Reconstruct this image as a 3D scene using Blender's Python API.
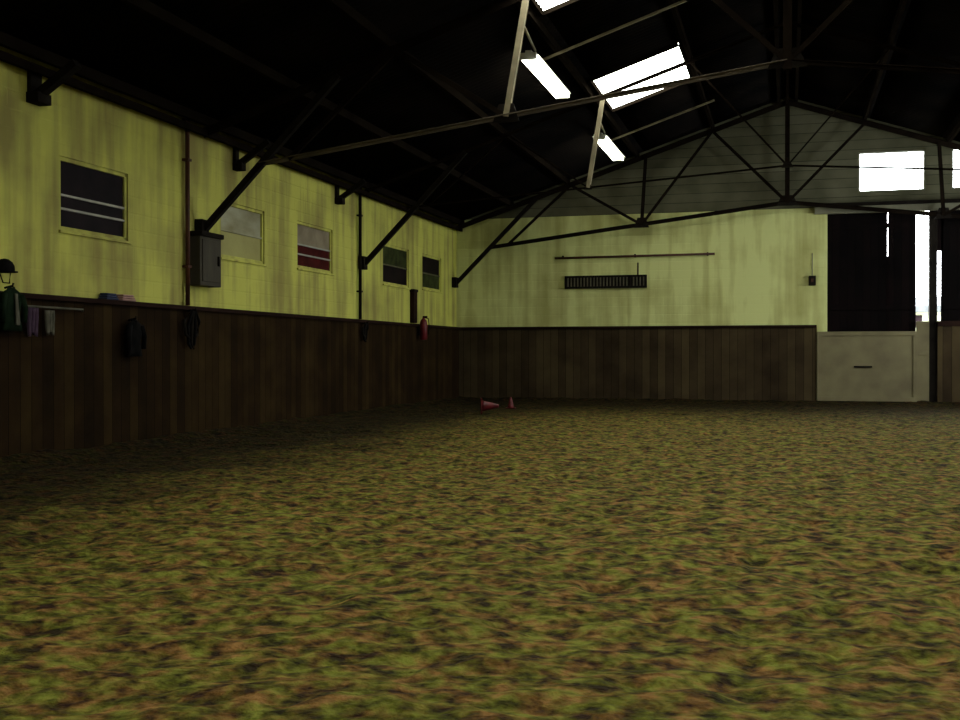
import bpy, bmesh, math, random
from mathutils import Vector, Matrix, noise
random.seed(7)
for o in list(bpy.data.objects): bpy.data.objects.remove(o)
C = bpy.context.scene.collection
sc = bpy.context.scene

# ---------------------------------------------------------------- camera, sky, exposure
cam = bpy.data.objects.new('camera', bpy.data.cameras.new('camera')); C.objects.link(cam)
cam.location = (0, 0, 1.2)
cam.data.sensor_width = 36.0
cam.data.lens = 36.0*1100/960
cam.data.clip_end = 300
cam.rotation_euler = (math.radians(90-0.365), 0, math.atan(307/1100))
sc.camera = cam
wd = bpy.data.worlds.new('overcast_sky'); sc.world = wd; wd.use_nodes = True
bg = wd.node_tree.nodes['Background']
bg.inputs[0].default_value = (0.93, 0.97, 1.0, 1)
bg.inputs[1].default_value = 20.0
vs = sc.view_settings
vs.view_transform = 'Standard'; vs.look = 'None'; vs.gamma = 1.0; vs.use_curve_mapping = False
vs.exposure = 0.0
for i, (px, py, pz, rot, sx, sy) in enumerate(((8.44, 20.75, 3.3, (0, math.pi/2, 0), 2.2, 2.6), (8.44, 24.45, 3.3, (0, math.pi/2, 0), 2.2, 2.6), (3.0, 27.36, 3.2, (-math.pi/2, 0, 0), 0.4, 2.6))):
    L_ = bpy.data.lights.new('daylight_portal', 'AREA'); L_.shape = 'RECTANGLE'; L_.size = sx; L_.size_y = sy; L_.cycles.is_portal = True
    lo = bpy.data.objects.new('daylight_portal', L_); C.objects.link(lo); lo.location = (px, py, pz); lo.rotation_euler = rot
SKY_GLOW = 10.5     # daylight coming through the translucent roof sheets
LAMP_GLOW = 9.0

# ---------------------------------------------------------------- materials
def new_mat(name):
    m = bpy.data.materials.new(name); m.use_nodes = True
    nt = m.node_tree; b = nt.nodes['Principled BSDF']
    return m, nt, b
def N(nt, t, **k):
    n = nt.nodes.new(t)
    for a, v in k.items(): setattr(n, a, v)
    return n
def ramp(nt, stops):
    r = N(nt, 'ShaderNodeValToRGB'); e = r.color_ramp.elements
    while len(e) < len(stops): e.new(0.5)
    for i, (p, c) in enumerate(stops): e[i].position = p; e[i].color = (*c, 1)
    return r
def mottled(name, c1, c2, scale=3.0, rough=0.8, stretch=(1, 1, 1), bump=0.15, bscale=40, metallic=0, detail=6, spec=0.3):
    m, nt, b = new_mat(name)
    tc = N(nt, 'ShaderNodeTexCoord'); mp = N(nt, 'ShaderNodeMapping'); mp.inputs['Scale'].default_value = stretch
    nt.links.new(tc.outputs['Object'], mp.inputs[0])
    n = N(nt, 'ShaderNodeTexNoise'); n.inputs['Scale'].default_value = scale; n.inputs['Detail'].default_value = detail
    nt.links.new(mp.outputs[0], n.inputs['Vector'])
    r = ramp(nt, [(0.32, c1), (0.68, c2)]); nt.links.new(n.outputs['Fac'], r.inputs[0])
    nt.links.new(r.outputs[0], b.inputs['Base Color'])
    b.inputs['Roughness'].default_value = rough; b.inputs['Metallic'].default_value = metallic
    b.inputs['Specular IOR Level'].default_value = spec
    if bump:
        n2 = N(nt, 'ShaderNodeTexNoise'); n2.inputs['Scale'].default_value = bscale; n2.inputs['Detail'].default_value = 4
        nt.links.new(mp.outputs[0], n2.inputs['Vector'])
        bp = N(nt, 'ShaderNodeBump'); bp.inputs['Strength'].default_value = bump; bp.inputs['Distance'].default_value = 0.02
        nt.links.new(n2.outputs['Fac'], bp.inputs['Height']); nt.links.new(bp.outputs[0], b.inputs['Normal'])
    return m
def glow(name, col, strength):
    m, nt, b = new_mat(name)
    b.inputs['Base Color'].default_value = (*col, 1); b.inputs['Roughness'].default_value = 0.6
    b.inputs['Emission Color'].default_value = (*col, 1); b.inputs['Emission Strength'].default_value = strength
    return m
def wall_paint(name, base, stain, brick=True):
    """cream lime wash over blockwork: faint coursing, blotches and downward streaks"""
    m, nt, b = new_mat(name)
    tc = N(nt, 'ShaderNodeTexCoord')
    n = N(nt, 'ShaderNodeTexNoise'); n.inputs['Scale'].default_value = 0.9; n.inputs['Detail'].default_value = 7
    nt.links.new(tc.outputs['Object'], n.inputs['Vector'])
    mp = N(nt, 'ShaderNodeMapping'); mp.inputs['Scale'].default_value = (3.2, 3.2, 0.25)
    nt.links.new(tc.outputs['Object'], mp.inputs[0])
    s = N(nt, 'ShaderNodeTexNoise'); s.inputs['Scale'].default_value = 1.3; s.inputs['Detail'].default_value = 5
    nt.links.new(mp.outputs[0], s.inputs['Vector'])
    mx = N(nt, 'ShaderNodeMath', operation='MULTIPLY'); nt.links.new(n.outputs['Fac'], mx.inputs[0]); nt.links.new(s.outputs['Fac'], mx.inputs[1])
    r = ramp(nt, [(0.14, stain), (0.31, base)]); nt.links.new(mx.outputs[0], r.inputs[0])
    nt.links.new(r.outputs[0], b.inputs['Base Color'])
    b.inputs['Roughness'].default_value = 0.75; b.inputs['Specular IOR Level'].default_value = 0.2
    sp = N(nt, 'ShaderNodeSeparateXYZ'); nt.links.new(tc.outputs['Object'], sp.inputs[0])
    ad = N(nt, 'ShaderNodeMath', operation='ADD'); nt.links.new(sp.outputs[0], ad.inputs[0]); nt.links.new(sp.outputs[1], ad.inputs[1])
    cb = N(nt, 'ShaderNodeCombineXYZ'); nt.links.new(ad.outputs[0], cb.inputs[0]); nt.links.new(sp.outputs[2], cb.inputs[1])
    bk = N(nt, 'ShaderNodeTexBrick'); bk.inputs['Scale'].default_value = 1.0
    bk.inputs['Brick Width'].default_value = 0.44; bk.inputs['Row Height'].default_value = 0.215; bk.inputs['Mortar Size'].default_value = 0.012
    nt.links.new(cb.outputs[0], bk.inputs['Vector'])
    bp = N(nt, 'ShaderNodeBump'); bp.inputs['Strength'].default_value = 0.5; bp.inputs['Distance'].default_value = 0.01; bp.invert = True
    nt.links.new(bk.outputs['Fac'], bp.inputs['Height']); nt.links.new(bp.outputs[0], b.inputs['Normal'])
    return m
def boards(name, cols, width, axis, rough=0.75, gap=0.04):
    """planks: each a tone of its own, with dark joints; axis picks the coordinate across the planks"""
    m, nt, b = new_mat(name)
    tc = N(nt, 'ShaderNodeTexCoord'); sp = N(nt, 'ShaderNodeSeparateXYZ'); nt.links.new(tc.outputs['Object'], sp.inputs[0])
    dv = N(nt, 'ShaderNodeMath', operation='DIVIDE'); dv.inputs[1].default_value = width
    nt.links.new(sp.outputs[axis], dv.inputs[0])
    fl = N(nt, 'ShaderNodeMath', operation='FLOOR'); nt.links.new(dv.outputs[0], fl.inputs[0])
    fr = N(nt, 'ShaderNodeMath', operation='FRACT'); nt.links.new(dv.outputs[0], fr.inputs[0])
    wn = N(nt, 'ShaderNodeTexWhiteNoise', noise_dimensions='1D'); nt.links.new(fl.outputs[0], wn.inputs['W'])
    n = N(nt, 'ShaderNodeTexNoise'); n.inputs['Scale'].default_value = 1.6; n.inputs['Detail'].default_value = 8
    nt.links.new(tc.outputs['Object'], n.inputs['Vector'])
    a = N(nt, 'ShaderNodeMath', operation='MULTIPLY_ADD'); a.inputs[1].default_value = 0.4
    sb = N(nt, 'ShaderNodeMath', operation='SUBTRACT'); sb.inputs[1].default_value = 0.2; nt.links.new(n.outputs['Fac'], sb.inputs[0])
    nt.links.new(wn.outputs['Value'], a.inputs[0]); nt.links.new(sb.outputs[0], a.inputs[2])
    r = ramp(nt, [(0.15, cols[0]), (0.45, cols[1]), (0.8, cols[2])]); nt.links.new(a.outputs[0], r.inputs[0])
    lt = N(nt, 'ShaderNodeMath', operation='LESS_THAN'); lt.inputs[1].default_value = gap; nt.links.new(fr.outputs[0], lt.inputs[0])
    mix = N(nt, 'ShaderNodeMixRGB'); mix.inputs[2].default_value = (*[c*0.25 for c in cols[0]], 1)
    nt.links.new(lt.outputs[0], mix.inputs[0]); nt.links.new(r.outputs[0], mix.inputs[1])
    nt.links.new(mix.outputs[0], b.inputs['Base Color'])
    b.inputs['Roughness'].default_value = rough; b.inputs['Specular IOR Level'].default_value = 0.02
    bp = N(nt, 'ShaderNodeBump'); bp.inputs['Strength'].default_value = 0.6; bp.inputs['Distance'].default_value = 0.012; bp.invert = True
    nt.links.new(lt.outputs[0], bp.inputs['Height']); nt.links.new(bp.outputs[0], b.inputs['Normal'])
    return m
def sand_mat():
    m, nt, b = new_mat('arena_sand')
    tc = N(nt, 'ShaderNodeTexCoord')
    def nz(scale, det=5, dist=0.0):
        n = N(nt, 'ShaderNodeTexNoise'); n.inputs['Scale'].default_value = scale; n.inputs['Detail'].default_value = det; n.inputs['Distortion'].default_value = dist
        nt.links.new(tc.outputs['Object'], n.inputs['Vector']); return n
    n1 = nz(6.0, 8, 0.3)
    n1b = nz(15.0, 5, 0.2)
    av = N(nt, 'ShaderNodeMath', operation='MULTIPLY_ADD'); av.inputs[1].default_value = 0.8
    hf = N(nt, 'ShaderNodeMath', operation='MULTIPLY_ADD'); hf.inputs[1].default_value = 0.7; hf.inputs[2].default_value = -0.25
    nt.links.new(n1b.outputs['Fac'], av.inputs[0]); nt.links.new(n1.outputs['Fac'], hf.inputs[0]); nt.links.new(hf.outputs[0], av.inputs[2])
    r1 = ramp(nt, [(0.34, SAND[0]), (0.48, SAND[1]), (0.66, SAND[2])]); nt.links.new(av.outputs[0], r1.inputs[0])
    n2 = nz(8.0, 5)      # green and rusty shreds of footing mixed through the sand
    r2 = ramp(nt, [(0.40, (0.85, 1.10, 0.75)), (0.5, (1.0, 1.0, 0.9)), (0.60, (1.25, 0.80, 1.2))]); nt.links.new(n2.outputs['Fac'], r2.inputs[0])
    mu = N(nt, 'ShaderNodeMixRGB', blend_type='MULTIPLY'); mu.inputs[0].default_value = 1
    nt.links.new(r1.outputs[0], mu.inputs[1]); nt.links.new(r2.outputs[0], mu.inputs[2])
    # darker band of sand, uneven edged, beside the left and the back kicking boards
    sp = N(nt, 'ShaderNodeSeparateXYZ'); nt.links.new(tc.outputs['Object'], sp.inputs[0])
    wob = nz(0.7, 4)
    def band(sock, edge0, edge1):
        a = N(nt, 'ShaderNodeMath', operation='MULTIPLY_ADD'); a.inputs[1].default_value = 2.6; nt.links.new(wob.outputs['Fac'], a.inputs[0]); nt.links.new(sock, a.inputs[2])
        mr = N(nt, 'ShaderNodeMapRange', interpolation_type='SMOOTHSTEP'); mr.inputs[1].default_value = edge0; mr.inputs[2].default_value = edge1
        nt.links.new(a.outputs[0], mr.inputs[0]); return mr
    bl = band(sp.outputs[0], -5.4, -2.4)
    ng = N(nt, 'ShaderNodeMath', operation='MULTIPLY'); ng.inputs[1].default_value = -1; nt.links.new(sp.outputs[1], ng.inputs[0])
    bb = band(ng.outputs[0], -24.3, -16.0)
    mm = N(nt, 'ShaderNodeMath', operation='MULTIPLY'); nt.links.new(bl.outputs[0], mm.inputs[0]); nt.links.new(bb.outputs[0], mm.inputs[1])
    band_tone = ramp(nt, [(0.0, (0.20, 0.17, 0.17)), (1.0, (1, 1, 1))]); nt.links.new(mm.outputs[0], band_tone.inputs[0])
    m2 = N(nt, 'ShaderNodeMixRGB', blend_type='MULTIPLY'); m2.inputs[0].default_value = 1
    nt.links.new(mu.outputs[0], m2.inputs[1]); nt.links.new(band_tone.outputs[0], m2.inputs[2])
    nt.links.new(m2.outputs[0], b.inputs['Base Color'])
    b.inputs['Roughness'].default_value = 0.95; b.inputs['Specular IOR Level'].default_value = 0.1
    n3 = nz(22, 5)
    bp = N(nt, 'ShaderNodeBump'); bp.inputs['Strength'].default_value = 0.8; bp.inputs['Distance'].default_value = 0.06
    nt.links.new(n3.outputs['Fac'], bp.inputs['Height']); nt.links.new(bp.outputs[0], b.inputs['Normal'])
    return m
SAND = [(0.020, 0.012, 0.005), (0.086, 0.067, 0.010), (0.20, 0.162, 0.033)]
M = dict(
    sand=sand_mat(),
    wall=wall_paint('cream_wall_paint', (0.57, 0.56, 0.115), (0.29, 0.25, 0.07)),
    wallb=wall_paint('pale_wall_paint', (0.66, 0.68, 0.28), (0.42, 0.40, 0.14)),
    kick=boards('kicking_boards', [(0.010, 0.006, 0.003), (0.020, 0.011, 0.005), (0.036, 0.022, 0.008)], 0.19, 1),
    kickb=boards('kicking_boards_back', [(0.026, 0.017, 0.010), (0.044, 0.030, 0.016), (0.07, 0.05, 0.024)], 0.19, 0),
    cap=mottled('capping_rail', (0.014, 0.007, 0.006), (0.026, 0.013, 0.009), 2, spec=0.03),
    gable=boards('gable_boarding', [(0.065, 0.063, 0.036), (0.11, 0.105, 0.065), (0.155, 0.145, 0.095)], 0.22, 2),
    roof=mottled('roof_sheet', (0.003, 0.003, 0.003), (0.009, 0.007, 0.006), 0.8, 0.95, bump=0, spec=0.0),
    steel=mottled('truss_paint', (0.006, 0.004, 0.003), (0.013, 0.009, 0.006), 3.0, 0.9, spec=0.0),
    chord=mottled('dusty_chord_paint', (0.06, 0.045, 0.03), (0.12, 0.09, 0.06), 3.0, 0.7),  # light painted in: brighter copy of the truss paint, for the nearest chord
    post=mottled('post_paint', (0.16, 0.13, 0.08), (0.30, 0.25, 0.15), 3.0, 0.6),  # lamp light put into the colour of posts, battens and conduits near lamps
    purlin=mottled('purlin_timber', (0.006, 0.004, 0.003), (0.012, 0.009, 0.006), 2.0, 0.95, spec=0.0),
    pipe=mottled('pipe_rust', (0.045, 0.014, 0.008), (0.09, 0.03, 0.015), 4.0, 0.6),
    dark=mottled('black_iron', (0.008, 0.006, 0.005), (0.016, 0.013, 0.010), 5.0, 0.8, spec=0.03),
    frame=mottled('window_frame', (0.06, 0.05, 0.03), (0.11, 0.10, 0.06), 6, 0.6),
    bar=mottled('glazing_bar', (0.30, 0.29, 0.24), (0.42, 0.40, 0.34), 6, 0.6),
    glassd=mottled('dark_dirty_glass', (0.004, 0.003, 0.004), (0.014, 0.008, 0.010), 3, 0.5, bump=0, spec=0.03),
    glassr=mottled('dark_red_backed_glass', (0.03, 0.004, 0.004), (0.08, 0.010, 0.010), 4, 0.5, bump=0, spec=0.03),
    glassg=mottled('dark_green_glass', (0.012, 0.015, 0.006), (0.05, 0.06, 0.02), 4, 0.5, bump=0, spec=0.03),
    pale=mottled('pale_grey_sheet', (0.22, 0.20, 0.10), (0.40, 0.38, 0.26), 1.8, 0.6, stretch=(1, 1, 2.5)),
    mauve=mottled('mauve_sheet', (0.17, 0.13, 0.08), (0.28, 0.23, 0.15), 3, 0.6),
    ochre=mottled('ochre_sheet', (0.30, 0.27, 0.09), (0.42, 0.39, 0.14), 1.5, 0.7),
    cab=mottled('cabinet_grey', (0.03, 0.025, 0.016), (0.06, 0.05, 0.033), 4, 0.8, stretch=(1, 1, 0.2)),
    door=boards('door_planks', [(0.002, 0.0015, 0.0015), (0.004, 0.003, 0.003), (0.007, 0.004, 0.004)], 0.17, 0),
    tan=mottled('tan_board', (0.13, 0.105, 0.055), (0.20, 0.17, 0.085), 1.7, 0.7),
    lintel=mottled('lintel_timber', (0.14, 0.13, 0.085), (0.22, 0.21, 0.14), 2, 0.7),
    jgreen=mottled('dark_green_cloth', (0.004, 0.009, 0.004), (0.011, 0.020, 0.010), 8, 0.9, spec=0.03),
    jblack=mottled('black_cloth', (0.003, 0.003, 0.003), (0.008, 0.007, 0.007), 8, 0.9, spec=0.03),
    mgrey=mottled('grey_lining', (0.07, 0.065, 0.045), (0.12, 0.11, 0.08), 8, 0.9),
    purple=mottled('purple_cloth', (0.03, 0.013, 0.033), (0.06, 0.032, 0.055), 8, 0.9),
    pink=mottled('pink_cloth', (0.25, 0.13, 0.13), (0.38, 0.22, 0.2), 8, 0.9),
    navy=mottled('navy_cloth', (0.02, 0.025, 0.06), (0.04, 0.05, 0.1), 8, 0.9),
    red=mottled('red_paint', (0.06, 0.004, 0.006), (0.13, 0.008, 0.012), 5, 0.4, bump=0),
    sky=glow('translucent_roof_sheet', (0.97, 1.0, 0.90), SKY_GLOW),
    tube=glow('fluorescent_tube', (0.98, 1.0, 0.86), LAMP_GLOW),
    white=mottled('white_enamel', (0.6, 0.6, 0.52), (0.75, 0.75, 0.66), 4, 0.4, bump=0),
    ground=mottled('yard_concrete', (0.30, 0.30, 0.27), (0.45, 0.45, 0.4), 1.0, 0.9),
    render=mottled('outbuilding_render', (0.30, 0.33, 0.22), (0.42, 0.45, 0.32), 1.0, 0.9),
    slate=mottled('outbuilding_slate', (0.04, 0.045, 0.05), (0.08, 0.085, 0.09), 3, 0.8),
)
def clear_glass():
    m = bpy.data.materials.new('clear_pane'); m.use_nodes = True; nt = m.node_tree
    for n in list(nt.nodes): nt.nodes.remove(n)
    o = N(nt, 'ShaderNodeOutputMaterial'); mx = N(nt, 'ShaderNodeMixShader'); t = N(nt, 'ShaderNodeBsdfTransparent'); g = N(nt, 'ShaderNodeBsdfGlossy')
    g.inputs['Roughness'].default_value = 0.05; t.inputs[0].default_value = (0.95, 0.97, 0.95, 1); mx.inputs[0].default_value = 0.05
    nt.links.new(t.outputs[0], mx.inputs[1]); nt.links.new(g.outputs[0], mx.inputs[2]); nt.links.new(mx.outputs[0], o.inputs[0])
    return m
M['clear'] = clear_glass()

# ---------------------------------------------------------------- helpers
class B:
    def __init__(s): s.bm = bmesh.new()
    def box(s, x0, x1, y0, y1, z0, z1, bev=0):
        r = bmesh.ops.create_cube(s.bm, size=1)
        vs_ = r['verts']
        for v in vs_: v.co = Vector(((x0+x1)/2+v.co.x*(x1-x0), (y0+y1)/2+v.co.y*(y1-y0), (z0+z1)/2+v.co.z*(z1-z0)))
        if bev:
            es = list({e for v in vs_ for e in v.link_edges})
            bmesh.ops.bevel(s.bm, geom=es, offset=bev, segments=2, affect='EDGES', profile=0.6)
        return s
    def bar(s, p, q, w, h, bev=0.004):
        """rectangular bar from p to q; w = size across (horizontal), h = size in the vertical plane"""
        p, q = Vector(p), Vector(q); d = (q-p); L = d.length; d.normalize()
        up = Vector((0, 0, 1)) if abs(d.z) < 0.95 else Vector((1, 0, 0))
        a = d.cross(up).normalized(); b = a.cross(d).normalized()
        r = bmesh.ops.create_cube(s.bm, size=1); vs_ = r['verts']
        for v in vs_:
            c = v.co.copy(); v.co = (p+q)/2 + d*c.x*L + a*c.y*w + b*c.z*h
        if bev:
            es = list({e for v in vs_ for e in v.link_edges})
            bmesh.ops.bevel(s.bm, geom=es, offset=bev, segments=1, affect='EDGES')
        return s
    def tee(s, p, q, w, h, t=0.012):
        """angle-iron pair: a flange and a web"""
        p, q = Vector(p), Vector(q); d = (q-p).normalized()
        up = Vector((0, 0, 1)) if abs(d.z) < 0.95 else Vector((1, 0, 0))
        a = d.cross(up).normalized(); b = a.cross(d).normalized()
        s.bar(p + b*(h/2), q + b*(h/2), w, t, 0)
        s.bar(p, q, t*1.6, h, 0)
        return s
    def tube(s, pts, r, seg=10):
        pts = [Vector(p) for p in pts]; rings = []
        rs = r if isinstance(r, (list, tuple)) else [r]*len(pts)
        for i, p in enumerate(pts):
            d = (pts[min(i+1, len(pts)-1)] - pts[max(i-1, 0)]).normalized()
            up = Vector((0, 0, 1)) if abs(d.z) < 0.9 else Vector((0, 1, 0))
            a = d.cross(up).normalized(); b = a.cross(d)
            rings.append([s.bm.verts.new(p + (a*math.cos(2*math.pi*k/seg) + b*math.sin(2*math.pi*k/seg))*rs[i]) for k in range(seg)])
        for i in range(len(rings)-1):
            for k in range(seg):
                s.bm.faces.new((rings[i][k], rings[i][(k+1) % seg], rings[i+1][(k+1) % seg], rings[i+1][k]))
        s.bm.faces.new(rings[0][::-1]); s.bm.faces.new(rings[-1])
        return s
    def lathe(s, prof, c, seg=24, sx=1, sy=1):
        rings = []
        for r, z in prof:
            rings.append([s.bm.verts.new((c[0]+r*sx*math.cos(2*math.pi*k/seg), c[1]+r*sy*math.sin(2*math.pi*k/seg), c[2]+z)) for k in range(seg)])
        for i in range(len(rings)-1):
            for k in range(seg):
                s.bm.faces.new((rings[i][k], rings[i][(k+1) % seg], rings[i+1][(k+1) % seg], rings[i+1][k]))
        s.bm.faces.new(rings[0][::-1]); s.bm.faces.new(rings[-1])
        return s
    def prism(s, poly, lo, hi, axis):
        """convex polygon extruded along an axis ('x': poly in YZ; 'y': poly in XZ)"""
        f = (lambda u, v, t: (t, u, v)) if axis == 'x' else (lambda u, v, t: (u, t, v))
        a = [s.bm.verts.new(f(u, v, lo)) for u, v in poly]; b = [s.bm.verts.new(f(u, v, hi)) for u, v in poly]
        n = len(poly)
        s.bm.faces.new(a); s.bm.faces.new(b[::-1])
        for i in range(n): s.bm.faces.new((a[i], b[i], b[(i+1) % n], a[(i+1) % n]))
        return s
    def done(s, name, mat, parent=None, smooth=False):
        bmesh.ops.recalc_face_normals(s.bm, faces=s.bm.faces)
        me = bpy.data.meshes.new(name); s.bm.to_mesh(me); s.bm.free()
        me.materials.append(M[mat] if isinstance(mat, str) else mat)
        if smooth:
            for p in me.polygons: p.use_smooth = True
        o = bpy.data.objects.new(name, me); C.objects.link(o)
        if parent is not None:
            o.parent = parent; o.matrix_parent_inverse = Matrix.Translation(-Vector(parent.location)) if parent.type == 'EMPTY' else Matrix()
        return o
def thing(name, label, cat, loc, group=None):
    o = bpy.data.objects.new(name, None); C.objects.link(o); o.location = loc; o.empty_display_size = 0.2
    o['label'] = label; o['category'] = cat
    if group: o['group'] = group
    return o
def tag(o, label, cat, group=None):
    o['label'] = label; o['category'] = cat
    if group: o['group'] = group
    return o
def struct(o): o['kind'] = 'structure'; return o

XL, XR, YB, YF = -8.19, 8.19, 27.1, -6.0     # inner faces of the walls
EAVE, RIDGE = 4.56, 7.30
SL = (RIDGE-EAVE)/8.19
def roofz(x): return RIDGE - SL*abs(x)

# ---------------------------------------------------------------- floor of the arena
def lin(a, b, st):
    n = max(1, int(round((b-a)/st))); return [a+(b-a)*i/n for i in range(n)]
xs = lin(XL, XR, 0.065)+[XR]
ys = lin(YF, 2.6, 0.4)+lin(2.6, 9, 0.055)+lin(9, 16, 0.10)+lin(16, YB, 0.2)+[YB]
verts = []
for y in ys:
    for x in xs:
        p = Vector((x*2.0, y*2.0, 0))
        h = 0.035*noise.noise(p*0.5) + 0.022*noise.noise(p*1.9) + 0.020*noise.noise(p*4.1+Vector((9, 3, 0)))
        d = noise.noise(Vector((x*3.1, y*3.1, 5)))          # hoof prints
        if d > 0.28: h -= 0.07*(d-0.28)
        e = min(x-XL, YB-y)                                 # a low bank against the boards
        h += 0.10*max(0, 1-e/0.9)**2
        verts.append((x, y, h))
nx = len(xs)
faces = [(j*nx+i, j*nx+i+1, (j+1)*nx+i+1, (j+1)*nx+i) for j in range(len(ys)-1) for i in range(nx-1)]
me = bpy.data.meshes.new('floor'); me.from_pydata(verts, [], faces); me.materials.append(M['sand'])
for p in me.polygons: p.use_smooth = True
fl = bpy.data.objects.new('floor', me); C.objects.link(fl); struct(fl)
struct(B().box(-40, 40, YB+0.25, 60, -0.2, -0.02).done('floor_yard', 'ground'))

# ---------------------------------------------------------------- walls
WIN = [(11.07, 12.46, 2.64, 3.51), (14.86, 16.30, 2.64, 3.50), (17.55, 19.08, 2.68, 3.50), (21.75, 23.40, 2.66, 3.52), (24.35, 25.80, 2.70, 3.52)]
b = B()
y = YF-0.25
for (y0, y1, z0, z1) in WIN:
    b.box(XL-0.26, XL, y, y0, -0.1, EAVE); b.box(XL-0.26, XL, y0, y1, -0.1, z0); b.box(XL-0.26, XL, y0, y1, z1, EAVE); y = y1
b.box(XL-0.26, XL, y, YB, -0.1, EAVE)
struct(b.done('wall_left', 'wall'))
DX0, DX1, DZ = 0.91, 5.6, 4.46
b = B()
b.box(XL-0.26, DX0, YB, YB+0.25, -0.1, 4.62); b.box(DX1, XR+0.26, YB, YB+0.25, -0.1, 4.62); b.box(DX0, DX1, YB, YB+0.25, 4.60, 4.62)
struct(b.done('wall_back', 'wallb'))
GW = [(1.60, 3.05, 4.95, 5.87), (3.62, 5.07, 4.95, 5.87)]
b = B(); G0 = 4.62
cuts = sorted([XL, 0, XR]+[v for g in GW for v in g[:2]])
for x0, x1 in zip(cuts, cuts[1:]):
    g = [g for g in GW if abs(g[0]-x0) < 1e-6]
    zb = G0
    if g:
        b.box(x0, x1, YB, YB+0.2, G0, g[0][2]); zb = g[0][3]
    za, zc = roofz(x0), roofz(x1)
    poly = [(x0, zb), (x1, zb), (x1, max(zc, zb+1e-3)), (x0, max(za, zb+1e-3))]
    b.prism(poly, YB, YB+0.2, 'y')
struct(b.done('wall_gable_back', 'gable'))
b = B(); y = YF-0.25
ADDED_RW = [(19.4, 22.1, 2.0, 4.4), (23.1, 25.8, 2.0, 4.4)]  # openings added out of view to throw side daylight on the back wall
for (y0, y1, z0, z1) in ADDED_RW:
    b.box(XR, XR+0.26, y, y0, -0.1, EAVE); b.box(XR, XR+0.26, y0, y1, -0.1, z0); b.box(XR, XR+0.26, y0, y1, z1, EAVE); y = y1
b.box(XR, XR+0.26, y, YB, -0.1, EAVE)
struct(b.done('wall_right', 'wall'))
for k, (y0, y1, z0, z1) in enumerate(ADDED_RW):
    w = bpy.data.objects.new('window_%d' % (k+8), None); C.objects.link(w); w.location = (XR+0.1, (y0+y1)/2, z0); struct(w)  # added window, never in view
    b = B()
    for a in ((y0, y0+0.06, z0, z1), (y1-0.06, y1, z0, z1), (y0, y1, z0, z0+0.06), (y0, y1, z1-0.06, z1), ((y0+y1)/2-0.02, (y0+y1)/2+0.02, z0, z1)): b.box(XR+0.10, XR+0.16, a[0], a[1], a[2], a[3])
    b.done('window_frame', 'bar', w)
    B().box(XR+0.127, XR+0.133, y0+0.03, y1-0.03, z0+0.03, z1-0.03).done('pane', 'clear', w)
b = B(); b.prism([(XL-0.26, -0.1), (XR+0.26, -0.1), (XR+0.26, EAVE), (0, RIDGE), (XL-0.26, EAVE)], YF-0.25, YF, 'y')
struct(b.done('wall_front', 'wall'))

# kicking boards round the track
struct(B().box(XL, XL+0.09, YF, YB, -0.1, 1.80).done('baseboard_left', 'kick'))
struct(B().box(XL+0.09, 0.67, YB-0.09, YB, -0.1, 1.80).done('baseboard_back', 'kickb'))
struct(B().box(XL, XL+0.15, YF, YB, 1.80, 1.86, 0.008).done('trim_1', 'cap'))
struct(B().box(XL+0.15, 0.67, YB-0.15, YB, 1.80, 1.86, 0.008).done('trim_2', 'cap'))

# ---------------------------------------------------------------- roof of corrugated sheet with holes for rooflights
LIGHTS = [(-3.4, -1.85, 0.0, 2.6), (-3.4, -1.85, 6.5, 9.1), (-3.4, -1.85, 13.0, 15.6), (-3.4, -1.85, 19.6, 22.2)]  # the pair nearest the camera is added out of view for more light
ADDED_RLIGHTS = [(1.85, 3.4, 0.0, 2.6), (1.85, 3.4, 6.5, 9.1), (1.85, 3.4, 13.0, 15.6)]  # whole row added out of view to brighten the left wall
def corr(b, x0, x1, y0, y1, off=0.0, amp=0.022, pitch=0.15, z_at=roofz):
    n = max(2, int((y1-y0)/pitch*6)); prev = None
    for i in range(n+1):
        y = y0+(y1-y0)*i/n; dz = amp*math.sin(2*math.pi*y/pitch)+off
        cur = (b.bm.verts.new((x0, y, z_at(x0)+dz)), b.bm.verts.new((x1, y, z_at(x1)+dz)))
        if prev: b.bm.faces.new((prev[0], prev[1], cur[1], cur[0]))
        prev = cur
def roof_side(sgn, lights, name):
    b = B()
    xo = sgn*8.55
    xi = [0, sgn*1.85, sgn*3.4, xo]
    corr(b, 0, xi[1], YF-0.3, YB+0.3); corr(b, xi[2], xo, YF-0.3, YB+0.3)
    y = YF-0.3
    for L in lights:
        corr(b, xi[1], xi[2], y, L[2]); y = L[3]
    corr(b, xi[1], xi[2], y, YB+0.3)
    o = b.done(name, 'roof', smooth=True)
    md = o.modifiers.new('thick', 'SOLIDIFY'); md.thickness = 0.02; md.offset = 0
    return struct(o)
roof_side(-1, LIGHTS, 'ceiling_left'); roof_side(1, ADDED_RLIGHTS, 'ceiling_right')
names = ['white glowing corrugated rooflight in the left roof slope straight overhead, first of its row', 'white glowing corrugated rooflight in the left roof slope, second of its row',
         'glowing rooflight just cut off by the top of the picture, above the nearest truss', 'big bright corrugated rooflight, the whole one between the two lamps',
         'rooflight in the right roof slope straight overhead, first of its row', 'rooflight in the right roof slope, second of its row', 'rooflight in the right roof slope above the nearest truss']
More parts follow.
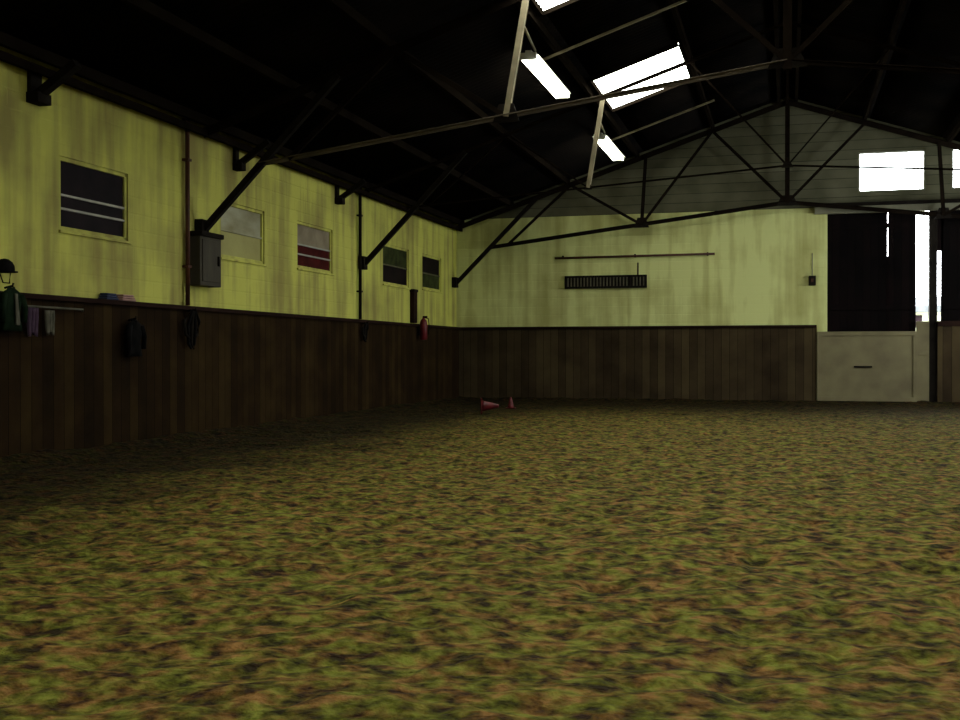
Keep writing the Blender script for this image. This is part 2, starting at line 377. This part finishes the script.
for L, lb in zip(LIGHTS+ADDED_RLIGHTS, names):
    t = thing('rooflight', lb, 'skylight', ((L[0]+L[1])/2, (L[2]+L[3])/2, roofz(-2.6)), 'rooflights in the roof slopes')
    b = B(); corr(b, L[0], L[1], L[2], L[3]); o = b.done('translucent_sheet', 'sky', t, True)
    md = o.modifiers.new('thick', 'SOLIDIFY'); md.thickness = 0.006; md.offset = 0
    b = B()
    for x in (L[0]-0.03, L[1]+0.03): b.bar((x, L[2], roofz(x)-0.05), (x, L[3], roofz(x)-0.05), 0.05, 0.07)
    for yy in (L[2], L[3]): b.bar((L[0], yy, roofz(L[0])-0.05), (L[1], yy, roofz(L[1])-0.05), 0.05, 0.07)
    b.done('curb_frame', 'purlin', t)

# purlins under the sheets
place = {8.0: 'lowest, beside the eaves', 6.7: 'second up from the eaves', 5.25: 'third up from the eaves', 3.52: 'just below the rooflights', 1.72: 'just above the rooflights', 0.2: 'topmost, beside the ridge'}
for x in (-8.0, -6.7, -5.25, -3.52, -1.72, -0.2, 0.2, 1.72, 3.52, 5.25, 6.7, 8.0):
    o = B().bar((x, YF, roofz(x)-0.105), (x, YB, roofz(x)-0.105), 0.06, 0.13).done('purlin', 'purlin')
    tag(o, 'dark timber purlin of the %s roof slope, %s' % ('left' if x < 0 else 'right', place[abs(x)]), 'beam', 'roof purlins')
for y, lb in ((17.1, 'pale batten slanting up the roof from the nearer strip lamp'), (24.0, 'pale batten slanting up the roof from the far strip lamp')):
    tag(B().bar((-3.75, y, roofz(3.75)-0.20), (-1.5, y, roofz(1.5)-0.20), 0.03, 0.035).done('roof_batten', 'post'), lb, 'batten')
tag(B().bar((XL+0.14, YF, 4.36), (XL+0.14, YB, 4.36), 0.05, 0.09).done('eaves_rail', 'steel'), 'long brown steel eaves rail running just below the roof edge of the windowed wall', 'rail')

# ---------------------------------------------------------------- roof trusses
def truss(Y, label, chord='steel', post='post', clear=False, zk=4.72, ze=3.85, hh=0.085, xb=3.6, xt=3.32, rh=0.11, ro=0.24, k=1.0):
    t = thing('roof_truss', label, 'truss', (0, Y, 4.0), 'steel roof trusses')
    top = lambda x: roofz(x)-ro
    P = lambda x, z: (x, Y, z)
    for s in (-1, 1): B().tee(P(s*7.2, ze), P(0, zk), 0.11*k, hh).done('bottom_chord', chord if s < 0 else 'steel', t)  # left half can take the lit colour, right half stays dark
    for s in (-1, 1): B().tee(P(s*8.1, top(8.1)), P(0, top(0)), 0.12, rh).done('rafter', 'steel', t)
    B().bar(P(0, 4.72), P(0, top(0)), 0.10*k, 0.10*k).done('king_post', 'steel', t)
    for s in (-1, 1):
        zn = zk-(zk-ze)*xb/7.2
        B().bar(P(s*xb, zn), P(s*xt, top(xt)), 0.07, 0.07).done('web_post', post if s < 0 else 'steel', t)  # left post can take the lit colour, right one stays dark
        for a, bb in (((xb, zn), (5.15, None)), ((xb, zn), (1.72, None)), ((0, zk), (1.72, None)), ((6.75, zn-(zk-ze)*(6.75-xb)/7.2), (5.15, None))):
            if (not clear or s > 0) and a[0] == xb and bb[0] == 1.72: continue
            B().bar(P(s*a[0], a[1]), P(s*bb[0], top(bb[0])), 0.05*k, 0.06*k).done('diagonal', 'steel', t)
        B().bar(P(s*8.08, 2.98), P(s*6.0, top(6.0)), 0.08, 0.09).done('knee_brace', 'dark', t)
        B().box(min(s*8.185, s*8.06), max(s*8.185, s*8.06), Y-0.10, Y+0.10, 2.86, 3.12, 0.01).done('wall_bracket', 'dark', t)
    for x, z, w in ((-xb, zn, 0.18*k), (0, zk, 0.24*k), (xb, zn, 0.18*k)):
        b = B(); b.prism([(x-w, z-0.07*k), (x+w, z-0.07*k), (x+w*0.55, z+0.17*k), (x-w*0.55, z+0.17*k)], Y-0.022, Y+0.022, 'y')
        b.done('gusset_plate', 'dark', t)
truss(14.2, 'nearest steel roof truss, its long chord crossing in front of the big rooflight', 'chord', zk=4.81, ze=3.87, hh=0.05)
truss(20.45, 'middle steel roof truss, passing just under the big rooflight', zk=4.55, ze=4.05, hh=0.025, rh=0.05, ro=0.20, k=0.42)
truss(26.75, 'farthest steel roof truss, its chord and struts dark against the end wall', post='steel', clear=True, xb=3.4, xt=3.3)

for Y, lb in ((10.6, 'large black iron roof bracket high on the left wall above the first window'),
              (15.3, 'small black iron roof bracket high on the left wall above the pale second window'),
              (19.25, 'small black iron roof bracket high on the left wall just before the dark downpipe')):
    t = thing('roof_bracket', lb, 'bracket', (XL, Y, 4.05), 'iron brackets below the eaves')
    w = 0.10 if Y < 12 else 0.06
    B().box(XL, XL+0.05, Y-w, Y+w, 4.02, 4.42, 0.008).done('wall_plate', 'dark', t)
    B().bar((XL+0.03, Y, 4.07), (XL+0.58, Y, 4.42), w, 0.09).done('strut', 'dark', t)
    B().box(XL, XL+0.16, Y-w*1.2, Y+w*1.2, 4.0, 4.12, 0.01).done('foot', 'dark', t)

# ---------------------------------------------------------------- strip lamps
def strip_lamp(x, y0, y1, z, label):
    t = thing('strip_lamp', label, 'lamp', (x, (y0+y1)/2, z), 'fluorescent strip lamps under the roof')
    B().box(x-0.05, x+0.05, y0, y1, z, z+0.06, 0.008).done('housing', 'white', t)
    b = B(); b.prism([(x-0.16, z-0.015), (x+0.16, z-0.015), (x+0.07, z+0.02), (x-0.07, z+0.02)], y0+0.02, y1-0.02, 'y')
    rf = b.done('reflector', 'white', t)
    for s in (-1, 1):
        B().tube([(x+s*0.10, y0+0.03, z-0.055), (x+s*0.10, y1-0.03, z-0.055)], 0.030, 12).done('tube', 'tube', rf, True)
    for yy in (y0, y1):
        B().box(x-0.13, x+0.13, yy-0.02, yy+0.02, z-0.085, z+0.02, 0.006).done('lamp_holder', 'white', t)
    for yy in (y0+0.35, y1-0.35):
        B().tube([(x, yy, z+0.06), (x, yy, roofz(x)-0.02)], 0.006, 6).done('hanger', 'dark', t)
strip_lamp(-3.86, 16.6, 19.3, 5.82, 'white fluorescent strip lamp, the nearer and larger one left of the big rooflight')
strip_lamp(-3.84, 23.2, 25.9, 5.82, 'smaller looking far fluorescent strip lamp below the big rooflight')
for (p, q, lb) in (((-3.42, 14.26, 5.64), (-3.76, 16.64, 5.88), 'thin grey conduit slanting from the nearest truss to the nearer lamp'),
                   ((-3.42, 20.51, 5.60), (-3.74, 23.24, 5.88), 'thin grey conduit slanting from the middle truss to the far lamp')):
    tag(B().tube([p, q], 0.02, 8).done('conduit', 'post', None, True), lb, 'pipe')

# ---------------------------------------------------------------- windows in the left wall
def left_window(i, mats, bars):
    y0, y1, z0, z1 = WIN[i]
    w = bpy.data.objects.new('window_%d' % (i+1), None); C.objects.link(w); w.location = (XL-0.1, (y0+y1)/2, z0); struct(w)
    x0, x1 = XL-0.09, XL-0.02
    b = B()
    for a in ((y0, y0+0.05, z0, z1), (y1-0.05, y1, z0, z1), (y0, y1, z0, z0+0.05), (y0, y1, z1-0.05, z1)):
        b.box(x0, x1, a[0], a[1], a[2], a[3], 0.004)
    b.done('window_frame', 'wall', w)
    zm = z0+(z1-z0)*0.5
    B().box(XL-0.06, XL-0.045, y0+0.04, y1-0.04, zm, z1-0.04).done('upper_pane', mats[0], w)
    B().box(XL-0.06, XL-0.045, y0+0.04, y1-0.04, z0+0.04, zm).done('lower_pane', mats[1], w)
    for z in bars:
        B().box(XL-0.045, XL-0.02, y0+0.05, y1-0.05, z-0.014, z+0.014, 0.003).done('glazing_bar', {'pale': 'pale', 'glassg': 'frame'}.get(mats[0], 'bar' if i != 4 else 'frame'), w)
    B().box(XL-0.09, XL+0.03, y0-0.02, y1+0.04, z0-0.035, z0, 0.006).done('window_sill', 'wall', w)
left_window(0, ('glassd', 'glassd'), (3.06, 2.90))
left_window(1, ('pale', 'ochre'), (3.06,))
left_window(2, ('mauve', 'glassr'), (3.10, 2.93))
left_window(3, ('glassg', 'glassd'), (3.08,))
left_window(4, ('glassd', 'glassg'), (3.08,))

# ---------------------------------------------------------------- gable windows, door and what stands outside
for k, (x0, x1, z0, z1) in enumerate(GW):
    w = bpy.data.objects.new('window_%d' % (k+6), None); C.objects.link(w); w.location = ((x0+x1)/2, YB+0.1, z0); struct(w)
    b = B()
    for a in ((x0, x0+0.03, z0, z1), (x1-0.03, x1, z0, z1), (x0, x1, z0, z0+0.03), (x0, x1, z1-0.03, z1)):
        b.box(a[0], a[1], YB+0.03, YB+0.08, a[2], a[3], 0.003)
    b.done('window_frame', 'bar', w)
    B().box(x0+0.02, x1-0.02, YB+0.052, YB+0.058, z0+0.02, z1-0.02).done('pane', 'clear', w)
struct(B().box(0.62, 6.0, YB-0.10, YB+0.04, DZ, 4.62, 0.01).done('trim_4', 'lintel'))
struct(B().box(0.62, 6.0, YB-0.13, YB-0.02, 4.62, 4.70, 0.01).done('trim_5', 'dark'))
d = bpy.data.objects.new('door_1', None); C.objects.link(d); d.location = (1.9, YB+0.1, 0); struct(d)
b = B()
b.box(0.80, 2.24, YB+0.06, YB+0.11, 0.03, DZ+0.1); b.box(2.262, 2.86, YB+0.06, YB+0.11, 0.03, DZ+0.1)
b.box(2.23, 2.27, YB+0.06, YB+0.11, 0.03, 3.45)
b.done('sliding_leaf', 'door', d)
b = B()
for z in (0.4, 2.2, 4.1): b.box(0.92, 2.85, YB+0.03, YB+0.06, z, z+0.12, 0.005)
b.done('ledge', 'door', d)
struct(B().box(3.14, 3.31, YB-0.04, YB+0.16, -0.05, DZ, 0.01).done('trim_3', 'dark'))
d = bpy.data.objects.new('door_2', None); C.objects.link(d); d.location = (4.5, YB+0.1, 0); struct(d)
b = B(); b.box(3.40, 5.7, YB+0.06, YB+0.11, 0.03, DZ+0.1); b.box(3.2, 3.44, YB+0.06, YB+0.11, 3.55, DZ+0.1); b.box(3.2, 3.44, YB+0.06, YB+0.11, 0.03, 1.93)
b.done('sliding_leaf', 'door', d)
b = B()
for z in (0.4, 2.2, 4.1): b.box(3.45, 5.7, YB+0.03, YB+0.06, z, z+0.12, 0.005)
b.done('ledge', 'door', d)
t = thing('lower_gate', 'wide tan boarded half gate across the foot of the tall doorway', 'gate', (1.8, YB-0.06, 0))
gp = B().box(0.68, 2.87, YB-0.10, YB-0.04, 0.08, 1.70, 0.008).done('panel', 'tan', t)
b = B(); b.box(0.68, 2.87, YB-0.125, YB-0.10, 1.60, 1.70, 0.005); b.box(0.68, 2.87, YB-0.125, YB-0.10, 0.08, 0.18, 0.005)
b.box(0.68, 0.76, YB-0.125, YB-0.10, 0.18, 1.60, 0.005); b.box(2.79, 2.87, YB-0.125, YB-0.10, 0.18, 1.60, 0.005)
b.done('batten', 'tan', t)
B().box(1.5, 1.9, YB-0.135, YB-0.10, 0.86, 0.90, 0.006).done('bolt', 'dark', gp)
t = thing('side_gate', 'narrow light boarded gate piece between the wide half gate and dark post', 'gate', (3.05, YB-0.06, 0))
B().box(2.86, 3.15, YB-0.035, YB+0.02, 0.08, 1.93, 0.008).done('panel', 'tan', t)
B().box(2.88, 3.13, YB-0.055, YB-0.035, 1.15, 1.23, 0.005).done('batten', 'tan', t)
t = thing('corner_gate', 'brown boarded lower gate right of the dark door post', 'gate', (4.4, YB-0.06, 0))
B().box(3.31, 5.6, YB-0.10, YB-0.04, 0.08, 1.93, 0.008).done('panel', 'kickb', t)
B().box(3.31, 5.6, YB-0.125, YB-0.10, 1.81, 1.93, 0.005).done('batten', 'cap', t)
# outbuilding seen through the gap
t = thing('outbuilding', 'pale rendered low outbuilding glimpsed outside through the door gap', 'building', (4.6, 40, 0))
B().box(2.2, 9.5, 39, 43, 0, 2.55).done('wall', 'render', t)
b = B(); b.prism([(38.7, 2.55), (43.3, 2.55), (43.3, 2.75), (41, 3.15), (38.7, 2.75)], 2.0, 9.7, 'x'); b.done('roof', 'slate', t)
B().box(3.9, 4.3, 38.96, 39.02, 2.05, 2.45).done('window', 'glassd', t)

# ---------------------------------------------------------------- fittings on the walls
for Y, lb in ((13.82, 'thin rusty downpipe on the left wall beside the grey cabinet'), (20.32, 'thin dark downpipe on the left wall between the third and fourth windows')):
    t = thing('downpipe', lb, 'pipe', (XL+0.2, Y, 1.86), 'downpipes on the left wall')
    m = 'pipe' if Y < 15 else 'dark'
    B().tube([(XL+0.06, Y, 4.5), (XL+0.06, Y, 1.87)], 0.032, 12).done('pipe', m, t, True)
    b = B(); b.box(XL+0.0, XL+0.075, Y-0.055, Y+0.055, 4.36, 4.5, 0.01); b.done('hopper_head', m, t)
    for z in (3.9, 2.4): B().box(XL+0.0, XL+0.10, Y-0.05, Y+0.05, z, z+0.035, 0.004).done('pipe_clip', m, t)
# dark bundles of tack hung on the boards below the downpipes
def tack(Y, s, label):
    t = thing('bridle_bundle', label, 'tack', (XL+0.16, Y, 1.86))
    x = XL+0.155
    B().tube([(XL+0.10, Y, 1.79), (XL+0.22, Y, 1.80), (XL+0.235, Y, 1.84)], 0.014, 8).done('hook', 'dark', t, True)
    for k in range(5):
        w = (k-2)*0.055*s; dz = (0.30+0.06*(k % 2)+0.05*(2-abs(k-2)))*s
        pts = [(x+0.03+0.006*k, Y+w*0.25, 1.80), (x+0.01, Y+w*1.6, 1.80-dz*0.45), (x+0.005, Y+w*1.2, 1.80-dz), (x+0.02, Y+w*0.5, 1.80-dz*1.15)]
        B().tube(pts, [0.016, 0.024, 0.022, 0.012], 8).done('strap', 'jblack' if k % 2 else 'dark', t, True)
tack(13.75, 1.15, 'black straps of tack hanging at the foot of the rusty downpipe')
tack(20.32, 0.8, 'small black tack straps hanging at the foot of the dark downpipe')

t = thing('wall_cabinet', 'grey brown box cabinet with dark top on the left wall, beside rusty downpipe', 'cabinet', (XL+0.12, 14.2, 2.15))
B().box(XL, XL+0.20, 13.92, 14.52, 2.16, 2.92, 0.012).done('body', 'cab', t)
B().box(XL, XL+0.24, 13.90, 14.54, 2.86, 2.93, 0.012).done('lid', 'dark', t)
cd = B().box(XL+0.20, XL+0.215, 13.97, 14.47, 2.22, 2.82, 0.006).done('door', 'cab', t)
B().box(XL+0.215, XL+0.24, 14.38, 14.42, 2.46, 2.60, 0.005).done('handle', 'dark', cd)

# helmet and jacket at the near end of the left wall
def jacket(Y, z, s, mat, lining, label):
    t = thing('hanging_jacket', label, 'jacket', (XL+0.16, Y, z))
    x0 = XL+0.165
    b = B()
    rows = [(0.00, 0.05, 0.02), (-0.03, 0.10, 0.04), (-0.08, 0.19, 0.055), (-0.2, 0.18, 0.065), (-0.35, 0.165, 0.06), (-0.50, 0.19, 0.07), (-0.58, 0.20, 0.06)]
    rings = []
    for dz, hw, dp in rows:
        ring = []
        for k in range(20):
            a = 2*math.pi*k/20; f = 1+0.10*math.sin(5*a+dz*9)
            ring.append(b.bm.verts.new((x0+0.01+dp*s*math.sin(a)*f*0.8, Y+hw*s*math.cos(a)*f, z+dz*s)))
        rings.append(ring)
    for i in range(len(rings)-1):
        for k in range(20): b.bm.faces.new((rings[i][k], rings[i][(k+1) % 20], rings[i+1][(k+1) % 20], rings[i+1][k]))
    b.bm.faces.new(rings[0][::-1]); b.bm.faces.new(rings[-1])
    body = b.done('body', mat, t, True)
    for sg in (-1, 1):
        B().tube([(x0+0.02, Y+sg*0.16*s, z-0.09*s), (x0+0.04, Y+sg*0.22*s, z-0.26*s), (x0+0.035, Y+sg*0.21*s, z-0.46*s)], [0.05*s, 0.045*s, 0.04*s], 10).done('sleeve', mat, t, True)
    B().tube([(x0-0.0, Y-0.06*s, z), (x0+0.03, Y, z-0.02), (x0, Y+0.06*s, z)], 0.022*s, 8).done('collar', mat, t, True)
    if lining:
        b = B(); b.prism([(Y-0.015, z-0.08*s), (Y+0.02, z-0.08*s), (Y+0.075*s, z-0.5*s), (Y+0.0, z-0.5*s)], x0+0.062, x0+0.074, 'x'); b.done('lining', lining, body)
    B().tube([(XL+0.09, Y, z+0.0), (XL+0.19, Y, z+0.02), (XL+0.20, Y, z+0.05)], 0.012, 8).done('peg', 'dark', t, True)
jacket(10.02, 1.90, 0.80, 'jgreen', 'mgrey', 'dark green jacket hanging open below the helmet near the left picture edge')
jacket(12.33, 1.62, 0.8, 'jblack', None, 'black jacket hanging low on the boards under the first window')
t = thing('riding_helmet', 'black riding helmet hung on a peg above the dark green jacket', 'helmet', (XL+0.12, 9.97, 2.06))
hy, hx, hz = 9.97, XL+0.13, 2.06
B().lathe([(0.098, 0), (0.105, 0.03), (0.10, 0.075), (0.078, 0.115), (0.042, 0.142), (0.01, 0.15)], (hx, hy, hz), 24, 0.95, 1.05).done('shell', 'jblack', t, True)
B().lathe([(0.07, -0.004), (0.098, 0.0), (0.10, 0.012), (0.07, 0.014)], (hx+0.05, hy, hz+0.0), 20, 1.0, 0.85).done('peak', 'jblack', t, True)
B().tube([(hx, hy-0.09, hz+0.01), (hx+0.02, hy-0.05, hz-0.11), (hx+0.02, hy+0.05, hz-0.11), (hx, hy+0.09, hz+0.01)], 0.008, 6).done('chin_strap', 'dark', t, True)
B().tube([(XL-0.005, hy, hz+0.06), (XL+0.12, hy, hz+0.075)], 0.012, 8).done('peg', 'dark', t, True)
# cloths slung over the rail
def cloth(Y, w, h, z, mat, label, name='hanging_cloth'):
    b = B(); n = 14; rows = []
    for j in range(7):
        r = []
        for i in range(n+1):
            u = i/n-0.5; r.append(b.bm.verts.new((XL+0.155+0.018*math.sin(u*16+j*0.3)+0.012, Y+u*w*(1-0.12*j/6), z-h*j/6+0.02*math.cos(u*7)*(j/6))))
        rows.append(r)
    for j in range(6):
        for i in range(n): b.bm.faces.new((rows[j][i], rows[j][i+1], rows[j+1][i+1], rows[j+1][i]))
    o = b.done(name, mat, None, True); md = o.modifiers.new('thick', 'SOLIDIFY'); md.thickness = 0.014
    tag(o, label, 'cloth'); return o
cloth(10.36, 0.16, 0.30, 1.70, 'purple', 'purple cloth hanging on the boards right beside the green jacket')
cloth(10.66, 0.12, 0.26, 1.68, 'mgrey', 'narrow greyish strip of cloth hanging right of the purple one')
tag(B().tube([(XL+0.10, 10.22, 1.70), (XL+0.15, 10.25, 1.715), (XL+0.15, 11.3, 1.715), (XL+0.10, 11.36, 1.70)], 0.012, 8).done('hanging_rail', 'mgrey', None, True), 'thin pale rail fixed on the boards with cloths hanging from it', 'rail')
def folded(Y, L, mat, label):
    b = B()
    for k in range(3): b.box(XL+0.01, XL+0.14-0.01*k, Y-L/2+0.02*k, Y+L/2-0.01*k, 1.86+0.028*k, 1.886+0.028*k, 0.012)
    tag(b.done('folded_cloth', mat, None, True), label, 'cloth')
folded(11.92, 0.26, 'navy', 'dark blue folded cloth lying on the capping rail under the first window')
folded(12.28, 0.30, 'pink', 'pinkish folded cloth lying on the capping rail right of the blue one')

# long drop pipe with extinguisher near the corner
t = thing('fire_extinguisher', 'red fire extinguisher with dark hose on left wall near the far corner', 'extinguisher', (XL+0.17, 24.1, 1.62))
ex, ey, ez = XL+0.24, 23.72, 1.50
B().lathe([(0.07, 0), (0.085, 0.02), (0.085, 0.38), (0.07, 0.44), (0.03, 0.48), (0.025, 0.50)], (ex, ey, ez), 20).done('cylinder', 'red', t, True)
B().box(ex-0.02, ex+0.09, ey-0.015, ey+0.015, ez+0.50, ez+0.54, 0.006).done('valve', 'dark', t)
B().tube([(ex, ey, ez+0.51), (ex+0.10, ey+0.05, ez+0.48), (ex+0.11, ey+0.07, ez+0.30), (ex+0.09, ey+0.07, ez+0.12)], 0.012, 8).done('hose', 'dark', t, True)
B().box(XL+0.09, ex-0.08, ey-0.04, ey+0.04, ez+0.1, ez+0.3, 0.004).done('bracket', 'dark', t)
t = thing('cable_duct', 'dark vertical duct on the left wall standing above the red extinguisher', 'duct', (XL+0.05, 23.85, 1.9))
B().box(XL, XL+0.10, 23.46, 23.70, 1.88, 2.62, 0.01).done('duct', 'cap', t)
B().box(XL, XL+0.115, 23.44, 23.72, 2.58, 2.64, 0.006).done('duct_cap', 'dark', t)

# end wall fittings
t = thing('curtain_rail', 'long thin horizontal rail high on the end wall', 'rail', (-3.6, YB-0.05, 3.58))
B().tube([(-5.6, YB-0.06, 3.57), (-1.68, YB-0.06, 3.59)], 0.028, 10).done('rail', 'pipe', t, True)
for x in (-5.4, -3.6, -1.85): B().box(x-0.02, x+0.02, YB-0.07, YB+0.002, 3.55, 3.63, 0.004).done('rail_bracket', 'dark', t)
t = thing('slatted_grille', 'long dark slatted grille panel on the end wall under the thin rail', 'grille', (-4.33, YB-0.05, 2.8))
b = B(); x0, x1, z0, z1 = -5.35, -3.31, 2.80, 3.12
b.box(x0, x1, YB-0.03, YB, z0, z1); b.done('back_board', 'dark', t)
b = B()
for a in ((x0, x1, z0, z0+0.05), (x0, x1, z1-0.05, z1), (x0, x0+0.05, z0, z1), (x1-0.05, x1, z0, z1), (-3.75, -3.70, z0, z1)): b.box(a[0], a[1], YB-0.08, YB-0.03, a[2], a[3], 0.004)
b.done('frame', 'dark', t)
b = B(); n = 24
for k in range(n):
    x = x0+0.08+(x1-x0-0.16)*k/(n-1); b.box(x-0.014, x+0.014, YB-0.065, YB-0.03, z0+0.05, z1-0.05)
o = b.done('slat', 'frame', t)
B().tube([(-3.53, YB-0.03, 3.12), (-3.53, YB-0.03, 3.42)], 0.018, 8).done('hanger_rod', 'cap', t, True)
t = thing('switch_box', 'small dark switch box on the end wall just left of the tall doorway', 'switch', (0.57, YB-0.03, 2.8))
B().box(0.49, 0.65, YB-0.08, YB, 2.79, 3.02, 0.01).done('box', 'dark', t)
B().tube([(0.57, YB-0.02, 3.02), (0.57, YB-0.02, 3.55)], 0.01, 8).done('cable', 'lintel', t, True)
B().box(0.54, 0.60, YB-0.10, YB-0.08, 2.87, 2.95, 0.005).done('lever', 'pipe', t)

# red marker cones on the sand
def cone(x, y, s, rz, label, lying=False):
    t = thing('marker_cone', label, 'cone', (x, y, 0), 'red marker cones')
    a = B().box(-0.13*s, 0.13*s, -0.13*s, 0.13*s, 0, 0.02*s, 0.006).done('base', 'red', t)
    c = B().lathe([(0.095*s, 0.02*s), (0.085*s, 0.06*s), (0.03*s, 0.28*s), (0.022*s, 0.30*s)], (0, 0, 0), 20).done('cone', 'red', t, True)
    for o in (a, c): o.matrix_parent_inverse = Matrix()
    t.rotation_euler = (math.radians(90) if lying else 0, 0, rz)
    t.location.z = 0.13*s if lying else 0.0
cone(-5.82, 20.9, 1.2, 1.9, 'red marker cone lying on its side on the sand, left of the upright one', True)
cone(-5.78, 23.2, 0.8, 0.1, 'red upright marker cone on the sand near the end wall')
